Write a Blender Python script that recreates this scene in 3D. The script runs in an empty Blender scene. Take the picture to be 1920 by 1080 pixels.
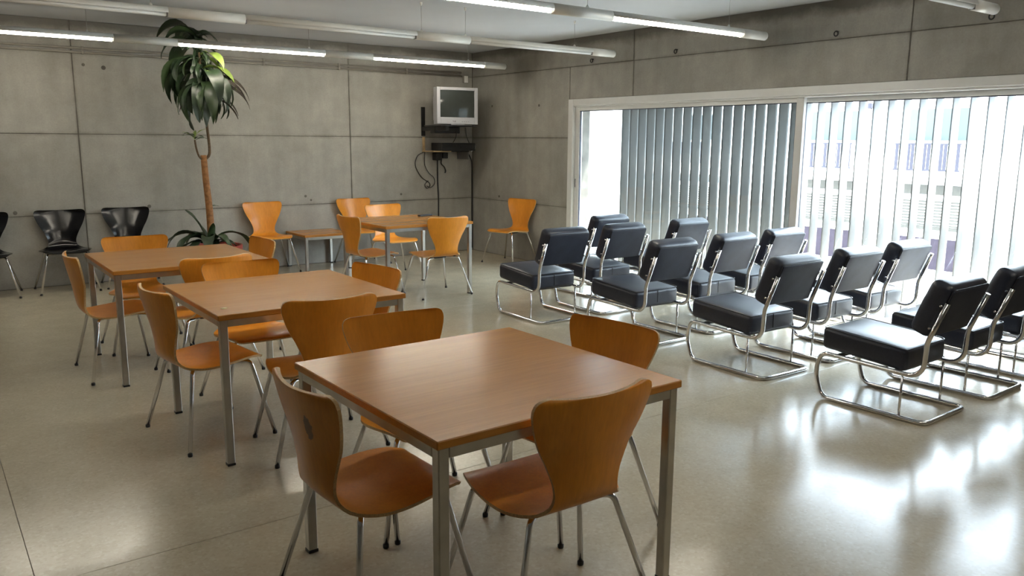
import bpy, bmesh, math, random
from mathutils import Vector, Matrix

C = bpy.context.scene.collection
PI = math.pi
rnd = random.Random(7)

# ---------------------------------------------------------------- camera, sky, sun, exposure
sc = bpy.context.scene
cd = bpy.data.cameras.new('camera')
cam = bpy.data.objects.new('camera', cd)
C.objects.link(cam)
cd.sensor_width = 36.0
cd.lens = 1515.114 / 1920 * 36.0
cd.clip_start = 0.05
cd.clip_end = 200
Rt = Vector((0.80446392, -0.59396361, 0.00671072))
Up = Vector((0.10108035, 0.14801838, 0.98380553))
Bk = Vector((-0.58533799, -0.79075773, 0.17911350))
cam.matrix_world = Matrix(((Rt.x, Up.x, Bk.x, -6.41278), (Rt.y, Up.y, Bk.y, -9.61972),
                           (Rt.z, Up.z, Bk.z, 1.54172), (0, 0, 0, 1)))
sc.camera = cam

w = bpy.data.worlds.new('sky')
sc.world = w
w.use_nodes = True
bg = w.node_tree.nodes['Background']
bg.inputs[0].default_value = (0.74, 0.87, 1.0, 1)
bg.inputs[1].default_value = 11.3

sd = bpy.data.lights.new('sun', 'SUN')
sd.energy = 20.0
sd.angle = math.radians(2.0)
sd.color = (1.0, 0.97, 0.92)
sun = bpy.data.objects.new('sun', sd)
C.objects.link(sun)
sdir = Vector((0.40, -0.25, 0.85)).normalized()      # towards the sun
sun.rotation_euler = sdir.to_track_quat('Z', 'Y').to_euler()
sun.location = (6, -8, 12)

# sampling portals in the window opening (they guide sky light, they emit nothing of their own)
pd = bpy.data.lights.new('window_portal', 'AREA')
pd.shape = 'RECTANGLE'
pd.size = 6.0
pd.size_y = 1.95
pd.cycles.is_portal = True
po = bpy.data.objects.new('window_portal', pd)
C.objects.link(po)
po.location = (0.62, -4.9, 1.0)
po.rotation_euler = Vector((1, 0, 0)).to_track_quat('Z', 'Y').to_euler()

TUBE_POWER = 20.5
sc.view_settings.view_transform = 'Standard'
sc.view_settings.look = 'None'
sc.view_settings.gamma = 1.0
sc.view_settings.use_curve_mapping = False
sc.view_settings.exposure = 1.5


# ---------------------------------------------------------------- materials
def new_mat(name):
    m = bpy.data.materials.new(name)
    m.use_nodes = True
    nt = m.node_tree
    b = nt.nodes['Principled BSDF']
    return m, nt, b


def plain(name, col, rough=0.5, metal=0.0, spec=0.5, noise=0.0, scale=20.0, bump=0.0):
    m, nt, b = new_mat(name)
    b.inputs['Roughness'].default_value = rough
    b.inputs['Metallic'].default_value = metal
    b.inputs['Specular IOR Level'].default_value = spec
    tc = nt.nodes.new('ShaderNodeTexCoord')
    nz = nt.nodes.new('ShaderNodeTexNoise')
    nz.inputs['Scale'].default_value = scale
    nz.inputs['Detail'].default_value = 4
    nt.links.new(tc.outputs['Object'], nz.inputs['Vector'])
    rp = nt.nodes.new('ShaderNodeValToRGB')
    k = noise
    rp.color_ramp.elements[0].position = 0.3
    rp.color_ramp.elements[1].position = 0.7
    rp.color_ramp.elements[0].color = (col[0] * (1 - k), col[1] * (1 - k), col[2] * (1 - k), 1)
    rp.color_ramp.elements[1].color = (min(1, col[0] * (1 + k)), min(1, col[1] * (1 + k)), min(1, col[2] * (1 + k)), 1)
    nt.links.new(nz.outputs['Fac'], rp.inputs['Fac'])
    nt.links.new(rp.outputs['Color'], b.inputs['Base Color'])
    if bump:
        bp = nt.nodes.new('ShaderNodeBump')
        bp.inputs['Strength'].default_value = bump
        bp.inputs['Distance'].default_value = 0.004
        nt.links.new(nz.outputs['Fac'], bp.inputs['Height'])
        nt.links.new(bp.outputs['Normal'], b.inputs['Normal'])
    return m


def mathn(nt, op, a=None, b=None, va=0.0, vb=0.0):
    n = nt.nodes.new('ShaderNodeMath')
    n.operation = op
    n.inputs[0].default_value = va
    n.inputs[1].default_value = vb
    if a is not None:
        nt.links.new(a, n.inputs[0])
    if b is not None:
        nt.links.new(b, n.inputs[1])
    return n.outputs[0]


def mix(nt, fac, a, b, mode='MIX'):
    n = nt.nodes.new('ShaderNodeMix')
    n.data_type = 'RGBA'
    n.blend_type = mode
    for sock, v in ((n.inputs[0], fac), (n.inputs[6], a), (n.inputs[7], b)):
        if hasattr(v, 'links'):
            nt.links.new(v, sock)
        elif isinstance(v, (int, float)):
            sock.default_value = v
        else:
            sock.default_value = (v[0], v[1], v[2], 1)
    return n.outputs[2]


def noise_tex(nt, vec, scale, detail=4, rough=0.55):
    n = nt.nodes.new('ShaderNodeTexNoise')
    n.inputs['Scale'].default_value = scale
    n.inputs['Detail'].default_value = detail
    n.inputs['Roughness'].default_value = rough
    nt.links.new(vec, n.inputs['Vector'])
    return n.outputs['Fac']


def ramp(nt, fac, stops):
    r = nt.nodes.new('ShaderNodeValToRGB')
    while len(r.color_ramp.elements) < len(stops):
        r.color_ramp.elements.new(0.5)
    for e, (p, c) in zip(r.color_ramp.elements, stops):
        e.position = p
        e.color = (c, c, c, 1) if isinstance(c, (int, float)) else (c[0], c[1], c[2], 1)
    nt.links.new(fac, r.inputs['Fac'])
    return r.outputs['Color']


def scaled(nt, vec, s):
    n = nt.nodes.new('ShaderNodeMapping')
    n.inputs['Scale'].default_value = s
    nt.links.new(vec, n.inputs['Vector'])
    return n.outputs['Vector']


def concrete(name, ca, cb):
    m, nt, b = new_mat(name)
    tc = nt.nodes.new('ShaderNodeTexCoord')
    P = tc.outputs['Object']
    big = noise_tex(nt, P, 0.8, 5, 0.6)
    mid = noise_tex(nt, P, 4.0, 6, 0.65)
    fine = noise_tex(nt, P, 60.0, 3, 0.6)
    streak = noise_tex(nt, scaled(nt, P, (5.0, 5.0, 0.5)), 1.0, 4, 0.6)
    base = mix(nt, ramp(nt, big, [(0.32, 0.0), (0.68, 1.0)]), ca, cb)
    base = mix(nt, 1.0, base, ramp(nt, mid, [(0.25, 0.80), (0.7, 1.06)]), 'MULTIPLY')
    base = mix(nt, 0.7, base, ramp(nt, streak, [(0.3, 0.84), (0.65, 1.05)]), 'MULTIPLY')
    base = mix(nt, 0.6, base, ramp(nt, fine, [(0.3, 0.88), (0.7, 1.05)]), 'MULTIPLY')
    # damp dark band of the last pour along the top edge, with a ragged lower border
    sep = nt.nodes.new('ShaderNodeSeparateXYZ')
    nt.links.new(P, sep.inputs[0])
    rag = noise_tex(nt, P, 2.2, 6, 0.7)
    h = mathn(nt, 'MULTIPLY_ADD', rag, None, vb=-0.22)
    h.node.inputs[2].default_value = 2.745
    top = mathn(nt, 'SUBTRACT', sep.outputs['Z'], h)
    topf = ramp(nt, mathn(nt, 'MULTIPLY_ADD', top, None, vb=12.0), [(0.0, 0.0), (1.0, 1.0)])
    base = mix(nt, mathn(nt, 'MULTIPLY', topf, None, vb=0.72), base, (0.07, 0.065, 0.055))
    # grime along the formwork joints, broken up by noise
    grime = ramp(nt, noise_tex(nt, P, 3.0, 6, 0.7), [(0.38, 0.0), (0.62, 1.0)])
    for ax, v0, wd_, amt in (('Z', 0.745, 0.035, 0.5), ('Z', 1.582, 0.035, 0.5), ('Z', 2.405, 0.03, 0.45), ('X', -1.865, 0.03, 0.5), ('X', -4.95, 0.03, 0.5), ('Y', -3.14, 0.03, 0.5), ('Y', -6.18, 0.03, 0.5)):
        d = mathn(nt, 'ABSOLUTE', mathn(nt, 'ADD', sep.outputs[ax], None, vb=-v0))
        near = ramp(nt, mathn(nt, 'MULTIPLY', d, None, vb=1.0 / wd_), [(0.0, 1.0), (1.0, 0.0)])
        f_ = mathn(nt, 'MULTIPLY', mathn(nt, 'MULTIPLY', near, grime), None, vb=amt)
        base = mix(nt, f_, base, (0.09, 0.083, 0.07))
    # spots: small pores
    v = nt.nodes.new('ShaderNodeTexVoronoi')
    v.inputs['Scale'].default_value = 16.0
    nt.links.new(P, v.inputs['Vector'])
    pore = ramp(nt, v.outputs['Distance'], [(0.035, 0.55), (0.075, 1.0)])
    base = mix(nt, 0.55, base, pore, 'MULTIPLY')
    oi = nt.nodes.new('ShaderNodeObjectInfo')
    base = mix(nt, 1.0, base, ramp(nt, oi.outputs['Random'], [(0.0, 0.93), (1.0, 1.05)]), 'MULTIPLY')
    nt.links.new(base, b.inputs['Base Color'])
    b.inputs['Roughness'].default_value = 0.75
    b.inputs['Specular IOR Level'].default_value = 0.3
    bp = nt.nodes.new('ShaderNodeBump')
    bp.inputs['Strength'].default_value = 0.25
    bp.inputs['Distance'].default_value = 0.01
    nt.links.new(mid, bp.inputs['Height'])
    nt.links.new(bp.outputs['Normal'], b.inputs['Normal'])
    return m


def terrazzo(name):
    m, nt, b = new_mat(name)
    tc = nt.nodes.new('ShaderNodeTexCoord')
    P = tc.outputs['Object']
    big = noise_tex(nt, P, 0.7, 4)
    mid = noise_tex(nt, P, 5.0, 5, 0.6)
    v = nt.nodes.new('ShaderNodeTexVoronoi')
    v.inputs['Scale'].default_value = 85.0
    nt.links.new(P, v.inputs['Vector'])
    sep = nt.nodes.new('ShaderNodeSeparateColor')
    nt.links.new(v.outputs['Color'], sep.inputs[0])
    chips = ramp(nt, sep.outputs[0], [(0.0, (0.38, 0.335, 0.245)), (0.25, (0.41, 0.362, 0.268)), (0.8, (0.425, 0.376, 0.278)), (1.0, (0.455, 0.405, 0.305))])
    base = mix(nt, 1.0, chips, ramp(nt, big, [(0.3, 0.93), (0.7, 1.04)]), 'MULTIPLY')
    base = mix(nt, 0.8, base, ramp(nt, mid, [(0.3, 0.94), (0.7, 1.04)]), 'MULTIPLY')
    scuff = ramp(nt, noise_tex(nt, P, 2.6, 8, 0.75), [(0.70, 1.0), (0.76, 0.75)])
    base = mix(nt, 0.5, base, scuff, 'MULTIPLY')
    nt.links.new(base, b.inputs['Base Color'])
    r = ramp(nt, mid, [(0.3, 0.16), (0.7, 0.24)])
    nt.links.new(r, b.inputs['Roughness'])
    b.inputs['Specular IOR Level'].default_value = 0.55
    wv = noise_tex(nt, P, 1.6, 2)
    bp = nt.nodes.new('ShaderNodeBump')
    bp.inputs['Strength'].default_value = 0.12
    bp.inputs['Distance'].default_value = 0.02
    nt.links.new(wv, bp.inputs['Height'])
    nt.links.new(bp.outputs['Normal'], b.inputs['Normal'])
    return m


def wood(name, ca, cb, axis, rough=0.3, stain=None, coat=0.0):
    """straight grain along one object axis"""
    m, nt, b = new_mat(name)
    tc = nt.nodes.new('ShaderNodeTexCoord')
    P = tc.outputs['Object']
    s = [14.0, 14.0, 14.0]
    s[axis] = 0.9
    s2 = [90.0, 90.0, 90.0]
    s2[axis] = 5.0
    g = noise_tex(nt, scaled(nt, P, s), 1.0, 5, 0.6)
    f = noise_tex(nt, scaled(nt, P, s2), 1.0, 3, 0.6)
    base = mix(nt, ramp(nt, g, [(0.3, 0.0), (0.7, 1.0)]), ca, cb)
    base = mix(nt, 0.7, base, ramp(nt, f, [(0.3, 0.86), (0.7, 1.06)]), 'MULTIPLY')
    oi = nt.nodes.new('ShaderNodeObjectInfo')
    base = mix(nt, 1.0, base, ramp(nt, oi.outputs['Random'], [(0.0, 0.88), (1.0, 1.06)]), 'MULTIPLY')
    if stain:
        n = nt.nodes.new('ShaderNodeVectorMath')
        n.operation = 'SUBTRACT'
        nt.links.new(P, n.inputs[0])
        n.inputs[1].default_value = stain
        d = nt.nodes.new('ShaderNodeVectorMath')
        d.operation = 'MULTIPLY'
        nt.links.new(n.outputs[0], d.inputs[0])
        d.inputs[1].default_value = (19, 5, 9.5)
        l = nt.nodes.new('ShaderNodeVectorMath')
        l.operation = 'LENGTH'
        nt.links.new(d.outputs[0], l.inputs[0])
        wob = mathn(nt, 'MULTIPLY_ADD', noise_tex(nt, P, 30, 3), None, vb=1.2)
        nt.links.new(l.outputs['Value'], wob.node.inputs[2])
        base = mix(nt, ramp(nt, wob, [(0.9, 0.8), (1.6, 0.0)]), base, (0.07, 0.045, 0.02))
    nt.links.new(base, b.inputs['Base Color'])
    b.inputs['Roughness'].default_value = rough
    b.inputs['Specular IOR Level'].default_value = 0.32
    b.inputs['Coat Weight'].default_value = coat
    b.inputs['Coat Roughness'].default_value = 0.12
    return m


M = {}
M['concrete'] = concrete('concrete', (0.30, 0.285, 0.255), (0.39, 0.375, 0.34))
M['joint'] = plain('concrete_joint', (0.12, 0.11, 0.095), 0.9, noise=0.3, scale=8)
M['ceiling'] = plain('painted_ceiling', (0.49, 0.51, 0.54), 0.8, noise=0.03, scale=2)
M['terrazzo'] = terrazzo('terrazzo')
M['floor_joint'] = plain('floor_joint', (0.20, 0.18, 0.15), 0.7, noise=0.2)
M['ply'] = wood('beech_plywood', (0.64, 0.235, 0.020), (0.75, 0.295, 0.032), 2, 0.3, coat=0.0)
M['ply_stain'] = wood('beech_plywood_stained', (0.64, 0.235, 0.020), (0.75, 0.295, 0.032), 2, 0.3, stain=(0.075, -0.245, 0.685), coat=0.0)
M['ply_edge'] = plain('plywood_edge', (0.58, 0.38, 0.17), 0.5, noise=0.2, scale=200)
M['black_ply'] = plain('black_lacquered_plywood', (0.004, 0.004, 0.005), 0.14, noise=0.1)
M['table_top'] = wood('beech_laminate', (0.47, 0.205, 0.042), (0.52, 0.235, 0.052), 0, 0.22)
M['table_edge'] = wood('beech_edge_band', (0.46, 0.185, 0.03), (0.54, 0.23, 0.04), 0, 0.35)
M['steel'] = plain('brushed_steel', (0.50, 0.48, 0.44), 0.32, 1.0, noise=0.12, scale=9)
M['chrome'] = plain('chrome', (0.72, 0.72, 0.73), 0.10, 1.0, noise=0.02)
M['black_plastic'] = plain('black_plastic', (0.012, 0.012, 0.013), 0.4, noise=0.1)
M['vinyl'] = plain('black_vinyl', (0.015, 0.019, 0.034), 0.36, noise=0.15, scale=120, bump=0.08)
M['vinyl_back'] = plain('black_vinyl_back', (0.018, 0.022, 0.038), 0.55, spec=0.28, noise=0.15, scale=14, bump=0.1)
M['piping'] = plain('black_piping', (0.010, 0.010, 0.013), 0.4)
M['alu'] = plain('white_aluminium', (0.62, 0.62, 0.61), 0.4, noise=0.02)
M['alu_side'] = plain('grey_aluminium', (0.42, 0.45, 0.50), 0.4, noise=0.03)
M['gasket'] = plain('rubber_gasket', (0.02, 0.02, 0.04), 0.6)
M['slat'] = plain('louvre_slat_paint', (0.135, 0.135, 0.13), 0.5, noise=0.02)
M['light_housing'] = plain('white_housing', (0.70, 0.69, 0.65), 0.35, noise=0.02)
M['lamp_off'] = plain('unlit_tube', (0.70, 0.70, 0.68), 0.25, noise=0.02)
M['wire'] = plain('steel_wire', (0.35, 0.35, 0.35), 0.4, 1.0)
M['conduit'] = plain('grey_conduit', (0.26, 0.24, 0.205), 0.5, noise=0.15, scale=4)
M['tv_case'] = plain('silver_grey_plastic', (0.37, 0.37, 0.39), 0.4, noise=0.03)
M['tv_dark'] = plain('dark_grey_plastic', (0.16, 0.16, 0.16), 0.5, noise=0.05)
M['screen'] = plain('picture_tube', (0.035, 0.04, 0.036), 0.08, spec=0.7, noise=0.05)
M['tan'] = plain('tan_board', (0.45, 0.32, 0.17), 0.5, noise=0.1)
M['white_plastic'] = plain('white_plastic', (0.75, 0.75, 0.73), 0.4, noise=0.02)
M['cane'] = plain('cane_bark', (0.30, 0.135, 0.045), 0.7, noise=0.35, scale=30, bump=0.5)
M['shoot'] = plain('green_shoot_bark', (0.10, 0.062, 0.03), 0.7, noise=0.3, scale=60, bump=0.3)
M['leaf'] = plain('dark_green_leaf', (0.036, 0.062, 0.024), 0.42, noise=0.35, scale=9)
M['leaf_dark'] = plain('deep_green_leaf', (0.018, 0.034, 0.015), 0.42, noise=0.3, scale=9)
M['leaf_pale'] = plain('yellow_green_leaf', (0.17, 0.24, 0.045), 0.45, noise=0.25, scale=9)
M['dead'] = plain('withered_leaf', (0.03, 0.022, 0.014), 0.8, noise=0.3)
M['terracotta'] = plain('red_plastic_pot', (0.33, 0.050, 0.035), 0.5, noise=0.15, scale=6)
M['soil'] = plain('potting_soil', (0.03, 0.02, 0.013), 0.95, noise=0.4, scale=60, bump=0.8)
M['spot'] = plain('pale_spot', (0.66, 0.55, 0.20), 0.5)
M['facade'] = plain('pale_render', (0.78, 0.77, 0.74), 0.85, noise=0.04, scale=3)
M['facade_trim'] = plain('white_trim', (0.82, 0.82, 0.80), 0.7)
M['pane_green'] = plain('greenish_window', (0.060, 0.074, 0.075), 0.7, spec=0.1, noise=0.1, scale=1)
M['railing'] = plain('violet_grey_railing', (0.038, 0.037, 0.048), 0.8, spec=0.1, noise=0.1)
M['shutter'] = plain('beige_shutter', (0.062, 0.060, 0.054), 0.8, spec=0.1, noise=0.1)
M['door_paint'] = plain('mauve_door', (0.030, 0.0245, 0.033), 0.8, spec=0.1, noise=0.15, scale=12)
M['street'] = plain('street_paving', (0.16, 0.16, 0.16), 0.9, noise=0.1, scale=2)
M['terrace'] = plain('terrace_paving', (0.62, 0.61, 0.58), 0.7, noise=0.08, scale=3)


def glass(name, tint):
    m, nt, b = new_mat(name)
    nt.nodes.remove(b)
    out = nt.nodes['Material Output']
    t = nt.nodes.new('ShaderNodeBsdfTransparent')
    t.inputs[0].default_value = (tint[0], tint[1], tint[2], 1)
    g = nt.nodes.new('ShaderNodeBsdfGlossy')
    g.inputs['Roughness'].default_value = 0.0
    lw = nt.nodes.new('ShaderNodeLayerWeight')
    lw.inputs['Blend'].default_value = 0.5
    p5 = mathn(nt, 'POWER', lw.outputs['Facing'], None, vb=5.0)
    f = nt.nodes.new('ShaderNodeMath')
    f.operation = 'MULTIPLY_ADD'
    nt.links.new(p5, f.inputs[0])
    f.inputs[1].default_value = 0.5
    f.inputs[2].default_value = 0.02
    x = nt.nodes.new('ShaderNodeMixShader')
    nt.links.new(f.outputs[0], x.inputs[0])
    nt.links.new(t.outputs[0], x.inputs[1])
    nt.links.new(g.outputs[0], x.inputs[2])
    nt.links.new(x.outputs[0], out.inputs['Surface'])
    return m


M['glass'] = glass('window_glass', (0.80, 0.83, 0.83))
M['glass_clear'] = glass('clear_glass', (0.95, 0.97, 0.97))


def emit(name, col, s):
    m, nt, b = new_mat(name)
    b.inputs['Base Color'].default_value = (0.8, 0.8, 0.8, 1)
    b.inputs['Emission Color'].default_value = (col[0], col[1], col[2], 1)
    b.inputs['Emission Strength'].default_value = s
    return m


M['lamp_on'] = emit('lit_fluorescent_tube', (1.0, 0.92, 0.77), TUBE_POWER)


# ---------------------------------------------------------------- mesh helpers
class MB:
    def __init__(self):
        self.v, self.f, self.mi, self.sm = [], [], [], []

    def add(self, vs, fs, mi=0, smooth=False):
        o = len(self.v)
        self.v += [tuple(a) for a in vs]
        for q in fs:
            self.f.append(tuple(o + i for i in q))
            self.mi.append(mi)
            self.sm.append(smooth)
        return self

    def box(self, x0, x1, y0, y1, z0, z1, bev=0.0, mi=0):
        bm = bmesh.new()
        bmesh.ops.create_cube(bm, size=1.0)
        for v in bm.verts:
            v.co = Vector(((x0 + x1) / 2 + v.co.x * (x1 - x0), (y0 + y1) / 2 + v.co.y * (y1 - y0), (z0 + z1) / 2 + v.co.z * (z1 - z0)))
        if bev:
            bmesh.ops.bevel(bm, geom=bm.edges[:], offset=bev, segments=2 if bev > 0.006 else 1, affect='EDGES', profile=0.5)
        bm.verts.index_update()
        self.add([v.co[:] for v in bm.verts], [[v.index for v in f.verts] for f in bm.faces], mi)
        bm.free()
        return self

    def tube(self, pts, r, n=10, mi=0, closed=False, radii=None):
        pts = [Vector(p) for p in pts]
        N = len(pts)
        tang = []
        for i in range(N):
            if closed:
                t = pts[(i + 1) % N] - pts[i - 1]
            else:
                t = pts[min(i + 1, N - 1)] - pts[max(i - 1, 0)]
            tang.append(t.normalized())
        a = Vector((0, 0, 1)) if abs(tang[0].z) < 0.9 else Vector((1, 0, 0))
        u = tang[0].cross(a).normalized()
        rings = []
        for i in range(N):
            u = (u - tang[i] * u.dot(tang[i])).normalized()
            vv = tang[i].cross(u)
            rr = radii[i] if radii else r
            rings.append([pts[i] + (u * math.cos(2 * PI * k / n) + vv * math.sin(2 * PI * k / n)) * rr for k in range(n)])
        vs = [p for R_ in rings for p in R_]
        fs = []
        for i in range(N if closed else N - 1):
            j = (i + 1) % N
            for k in range(n):
                k2 = (k + 1) % n
                fs.append((i * n + k, i * n + k2, j * n + k2, j * n + k))
        self.add(vs, fs, mi, True)
        if not closed:
            o = len(self.v) - N * n
            self.f.append(tuple(o + k for k in reversed(range(n))))
            self.f.append(tuple(o + (N - 1) * n + k for k in range(n)))
            self.mi += [mi, mi]
            self.sm += [False, False]
        return self

    def lathe(self, prof, n=24, center=(0, 0, 0), mi=0, cap=True):
        vs, fs = [], []
        for (r, z) in prof:
            for k in range(n):
                a = 2 * PI * k / n
                vs.append((center[0] + r * math.cos(a), center[1] + r * math.sin(a), center[2] + z))
        for i in range(len(prof) - 1):
            for k in range(n):
                k2 = (k + 1) % n
                fs.append((i * n + k, i * n + k2, (i + 1) * n + k2, (i + 1) * n + k))
        if cap:
            fs.append(tuple(reversed(range(n))))
            fs.append(tuple((len(prof) - 1) * n + k for k in range(n)))
        self.add(vs, fs, mi, True)
        return self

    def mesh(self, name, mats):
        me = bpy.data.meshes.new(name)
        me.from_pydata(self.v, [], self.f)
        me.polygons.foreach_set('material_index', self.mi)
        me.polygons.foreach_set('use_smooth', self.sm)
        for m in (mats if isinstance(mats, (list, tuple)) else [mats]):
            me.materials.append(m)
        bm = bmesh.new()
        bm.from_mesh(me)
        bmesh.ops.recalc_face_normals(bm, faces=bm.faces[:])
        bm.to_mesh(me)
        bm.free()
        return me

    def build(self, name, mats, parent=None, loc=None):
        return link(name, self.mesh(name, mats), parent, loc)


def link(name, me, parent=None, loc=None):
    o = bpy.data.objects.new(name, me)
    C.objects.link(o)
    if parent is not None:
        o.parent = parent
    if loc is not None:
        o.location = loc
    return o


def tag(o, label, cat, group=None):
    o['label'] = label
    o['category'] = cat
    if group:
        o['group'] = group
    return o


def thing(name, label, cat, loc=(0, 0, 0), rz=0.0, group=None):
    o = bpy.data.objects.new(name, None)
    o.empty_display_size = 0.1
    C.objects.link(o)
    o.location = loc
    o.rotation_euler = (0, 0, rz)
    return tag(o, label, cat, group)


def struct(name, mb, m):
    o = mb.build(name, m)
    o['kind'] = 'structure'
    return o


def copy_tree(root):
    r = root.copy()
    C.objects.link(r)
    for ch in list(root.children):
        c = ch.copy()
        C.objects.link(c)
        c.parent = r
        for g in ch.children:
            d = g.copy()
            C.objects.link(d)
            d.parent = c
    return r


def fillet(pts, rads, n=6):
    pts = [Vector(p) for p in pts]
    out = [pts[0]]
    for i in range(1, len(pts) - 1):
        r = rads[i] if isinstance(rads, (list, tuple)) else rads
        a, b, c = pts[i - 1], pts[i], pts[i + 1]
        d1, d2 = (a - b), (c - b)
        l1, l2 = d1.length, d2.length
        d1.normalize()
        d2.normalize()
        ang = d1.angle(d2)
        if r <= 0 or ang > PI - 0.02:
            out.append(b)
            continue
        t = min(r / math.tan(ang / 2), l1 * 0.49, l2 * 0.49)
        rr = t * math.tan(ang / 2)
        cen = b + (d1 + d2).normalized() * (rr / math.sin(ang / 2))
        p1, p2 = b + d1 * t, b + d2 * t
        v1, v2 = p1 - cen, p2 - cen
        tot = v1.angle(v2)
        for k in range(n + 1):
            s = k / n
            out.append(cen + (v1 * math.sin((1 - s) * tot) + v2 * math.sin(s * tot)) / math.sin(tot))
    out.append(pts[-1])
    return out


def rounded_box(hx, hy, hz, r, puff=0.0, nl=5):
    """cushion: rounded box centred at the origin with a crowned top and bottom"""
    def axis(h):
        a = [-h, -h + r * 0.25, -h + r * 0.6, -h + r]
        m = [(-h + r) + (2 * h - 2 * r) * i / nl for i in range(1, nl)]
        return a + m + [-x for x in reversed(a)]
    ax, ay = axis(hx), axis(hy)
    az = [-hz, -hz + r * 0.25, -hz + r * 0.6, -hz + r, hz - r, hz - r * 0.6, hz - r * 0.25, hz]
    idx, vs, fs = {}, [], []

    def vid(p):
        key = tuple(round(c, 6) for c in p)
        if key not in idx:
            P_ = Vector(p)
            inner = Vector((max(-hx + r, min(hx - r, p[0])), max(-hy + r, min(hy - r, p[1])), max(-hz + r, min(hz - r, p[2]))))
            d = P_ - inner
            q = inner + d.normalized() * r if d.length > 1e-9 else P_
            k = (1 - (p[0] / hx) ** 2) * (1 - (p[1] / hy) ** 2)
            q.z += puff * k * (1 if p[2] > 0 else -0.2) * (abs(p[2]) / hz)
            idx[key] = len(vs)
            vs.append(q)
        return idx[key]
    for A, B, fn in ((ax, ay, lambda a, b, s: (a, b, s * hz)), (ax, az, lambda a, b, s: (a, s * hy, b)), (ay, az, lambda a, b, s: (s * hx, a, b))):
        for s in (-1, 1):
            for i in range(len(A) - 1):
                for j in range(len(B) - 1):
                    fs.append([vid(fn(A[i], B[j], s)), vid(fn(A[i + 1], B[j], s)), vid(fn(A[i + 1], B[j + 1], s)), vid(fn(A[i], B[j + 1], s))])
    return vs, fs


# ---------------------------------------------------------------- the room
H = 2.7285
XL, YF = -9.6, -13.2          # far ends of the room, outside the frame
struct('ceiling', MB().box(XL - 0.3, 1.0, YF - 0.3, 0.3, H, H + 0.3), M['ceiling'])
fl = struct('floor', MB().box(XL - 0.3, 0.34, YF - 0.3, 0.3, -0.30, -0.004), M['floor_joint'])
ys = [0.0, -3.30, -6.56, -9.85, YF]
xs = [XL, -6.2, 0.34]
for j in range(len(ys) - 1):
    for i in range(len(xs) - 1):
        g = 0.001
        MB().box(xs[i] + g, xs[i + 1] - g, ys[j + 1] + g, ys[j] - g, -0.0045, 0.0, 0.0006).build('floor_slab', M['terrazzo'], fl)

wb = struct('wall_back', MB().box(XL, 0.3, 0.006, 0.30, -0.30, H), M['joint'])
ZJ = [0.0, 0.745, 1.582, 2.405, H]
XJ = [0.0, -1.865, -4.95, -8.04, XL]


def panels(parent, fixed, axis, aj, zj, skip=None, edges=0.0055):
    for i in range(len(aj) - 1):
        for k in range(len(zj) - 1):
            a1, a0 = aj[i], aj[i + 1]
            z0, z1 = zj[k], zj[k + 1]
            if skip and skip(a0, a1, z0, z1):
                continue
            g = edges + rnd.uniform(-0.001, 0.0015)
            d = rnd.uniform(-0.0015, 0.0015)
            m = MB()
            if axis == 'y':
                m.box(a0 + g, a1 - g, fixed + d, fixed + 0.010, z0 + g * 0.6, z1 - g * 0.6, 0.002)
            else:
                m.box(fixed + d, fixed + 0.010, a0 + g, a1 - g, z0 + g * 0.6, z1 - g * 0.6, 0.002)
            m.build('concrete_panel', M['concrete'], parent)


panels(wb, 0.0, 'y', XJ, ZJ)

# right wall with the long window opening
WY0, WY1, WZ = -2.085, -7.45, 2.03
wr = struct('wall_right', MB().box(0.006, 0.33, WY0, 0.30, -0.30, H).box(0.006, 0.33, WY1, WY0, WZ, H).box(0.006, 0.33, YF, WY1, -0.30, H), M['joint'])
panels(wr, 0.0, 'x', [0.0, WY0], ZJ[:4])
panels(wr, 0.0, 'x', [WY1, YF], ZJ[:4])
panels(wr, 0.0, 'x', [WY0 - 0.0, -3.14, -6.18, WY1], [WZ, 2.405])
panels(wr, 0.0, 'x', [0.0, -3.14, -6.18, -9.2, YF], [2.405, H])
# walls behind and left of the camera (plastered, out of view)
wl = struct('wall_left', MB().box(XL - 0.3, XL, YF - 0.3, 0.3, -0.3, H), M['concrete'])
wf = struct('wall_front', MB().box(XL - 0.3, 0.33, YF - 0.3, YF, -0.3, H), M['concrete'])

# tie holes of the formwork
for (x, z, r) in [(-5.59, 0.785, 0.020), (-4.31, 0.80, 0.020), (-2.49, 0.85, 0.016), (-2.42, 0.80, 0.014), (-4.66, 2.27, 0.022), (-4.85, 2.29, 0.016), (-7.2, 0.79, 0.02), (-1.15, 0.83, 0.015)]:
    m = MB()
    m.tube([(x, 0.004, z), (x, -0.004, z)], r, 12)
    m.build('tie_plug', M['joint'], wb)
for (y, z) in [(-0.65, 0.80), (-0.48, 2.0), (-1.5, 1.98)]:
    MB().tube([(0.004, y, z), (-0.004, y, z)], 0.016, 12).build('tie_plug', M['joint'], wr)

# ---------------------------------------------------------------- window
win = struct('window_1', MB().box(-0.02, 0.14, WY0 - 0.085, WY0, 0.0, WZ, 0.004)
             .box(-0.02, 0.14, WY1, WY0 - 0.085, WZ - 0.075, WZ, 0.004)
             .box(-0.02, 0.14, WY1, WY1 + 0.085, 0.0, WZ, 0.004), M['alu'])
MB().box(0.0, 0.14, WY1, WY0 - 0.085, WZ - 0.092, WZ - 0.075, 0.002).build('head_track', M['alu'], win)
MB().box(0.0, 0.14, WY1, WY0 - 0.085, 0.0, 0.012, 0.002).build('sill_track', M['alu'], win)


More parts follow.
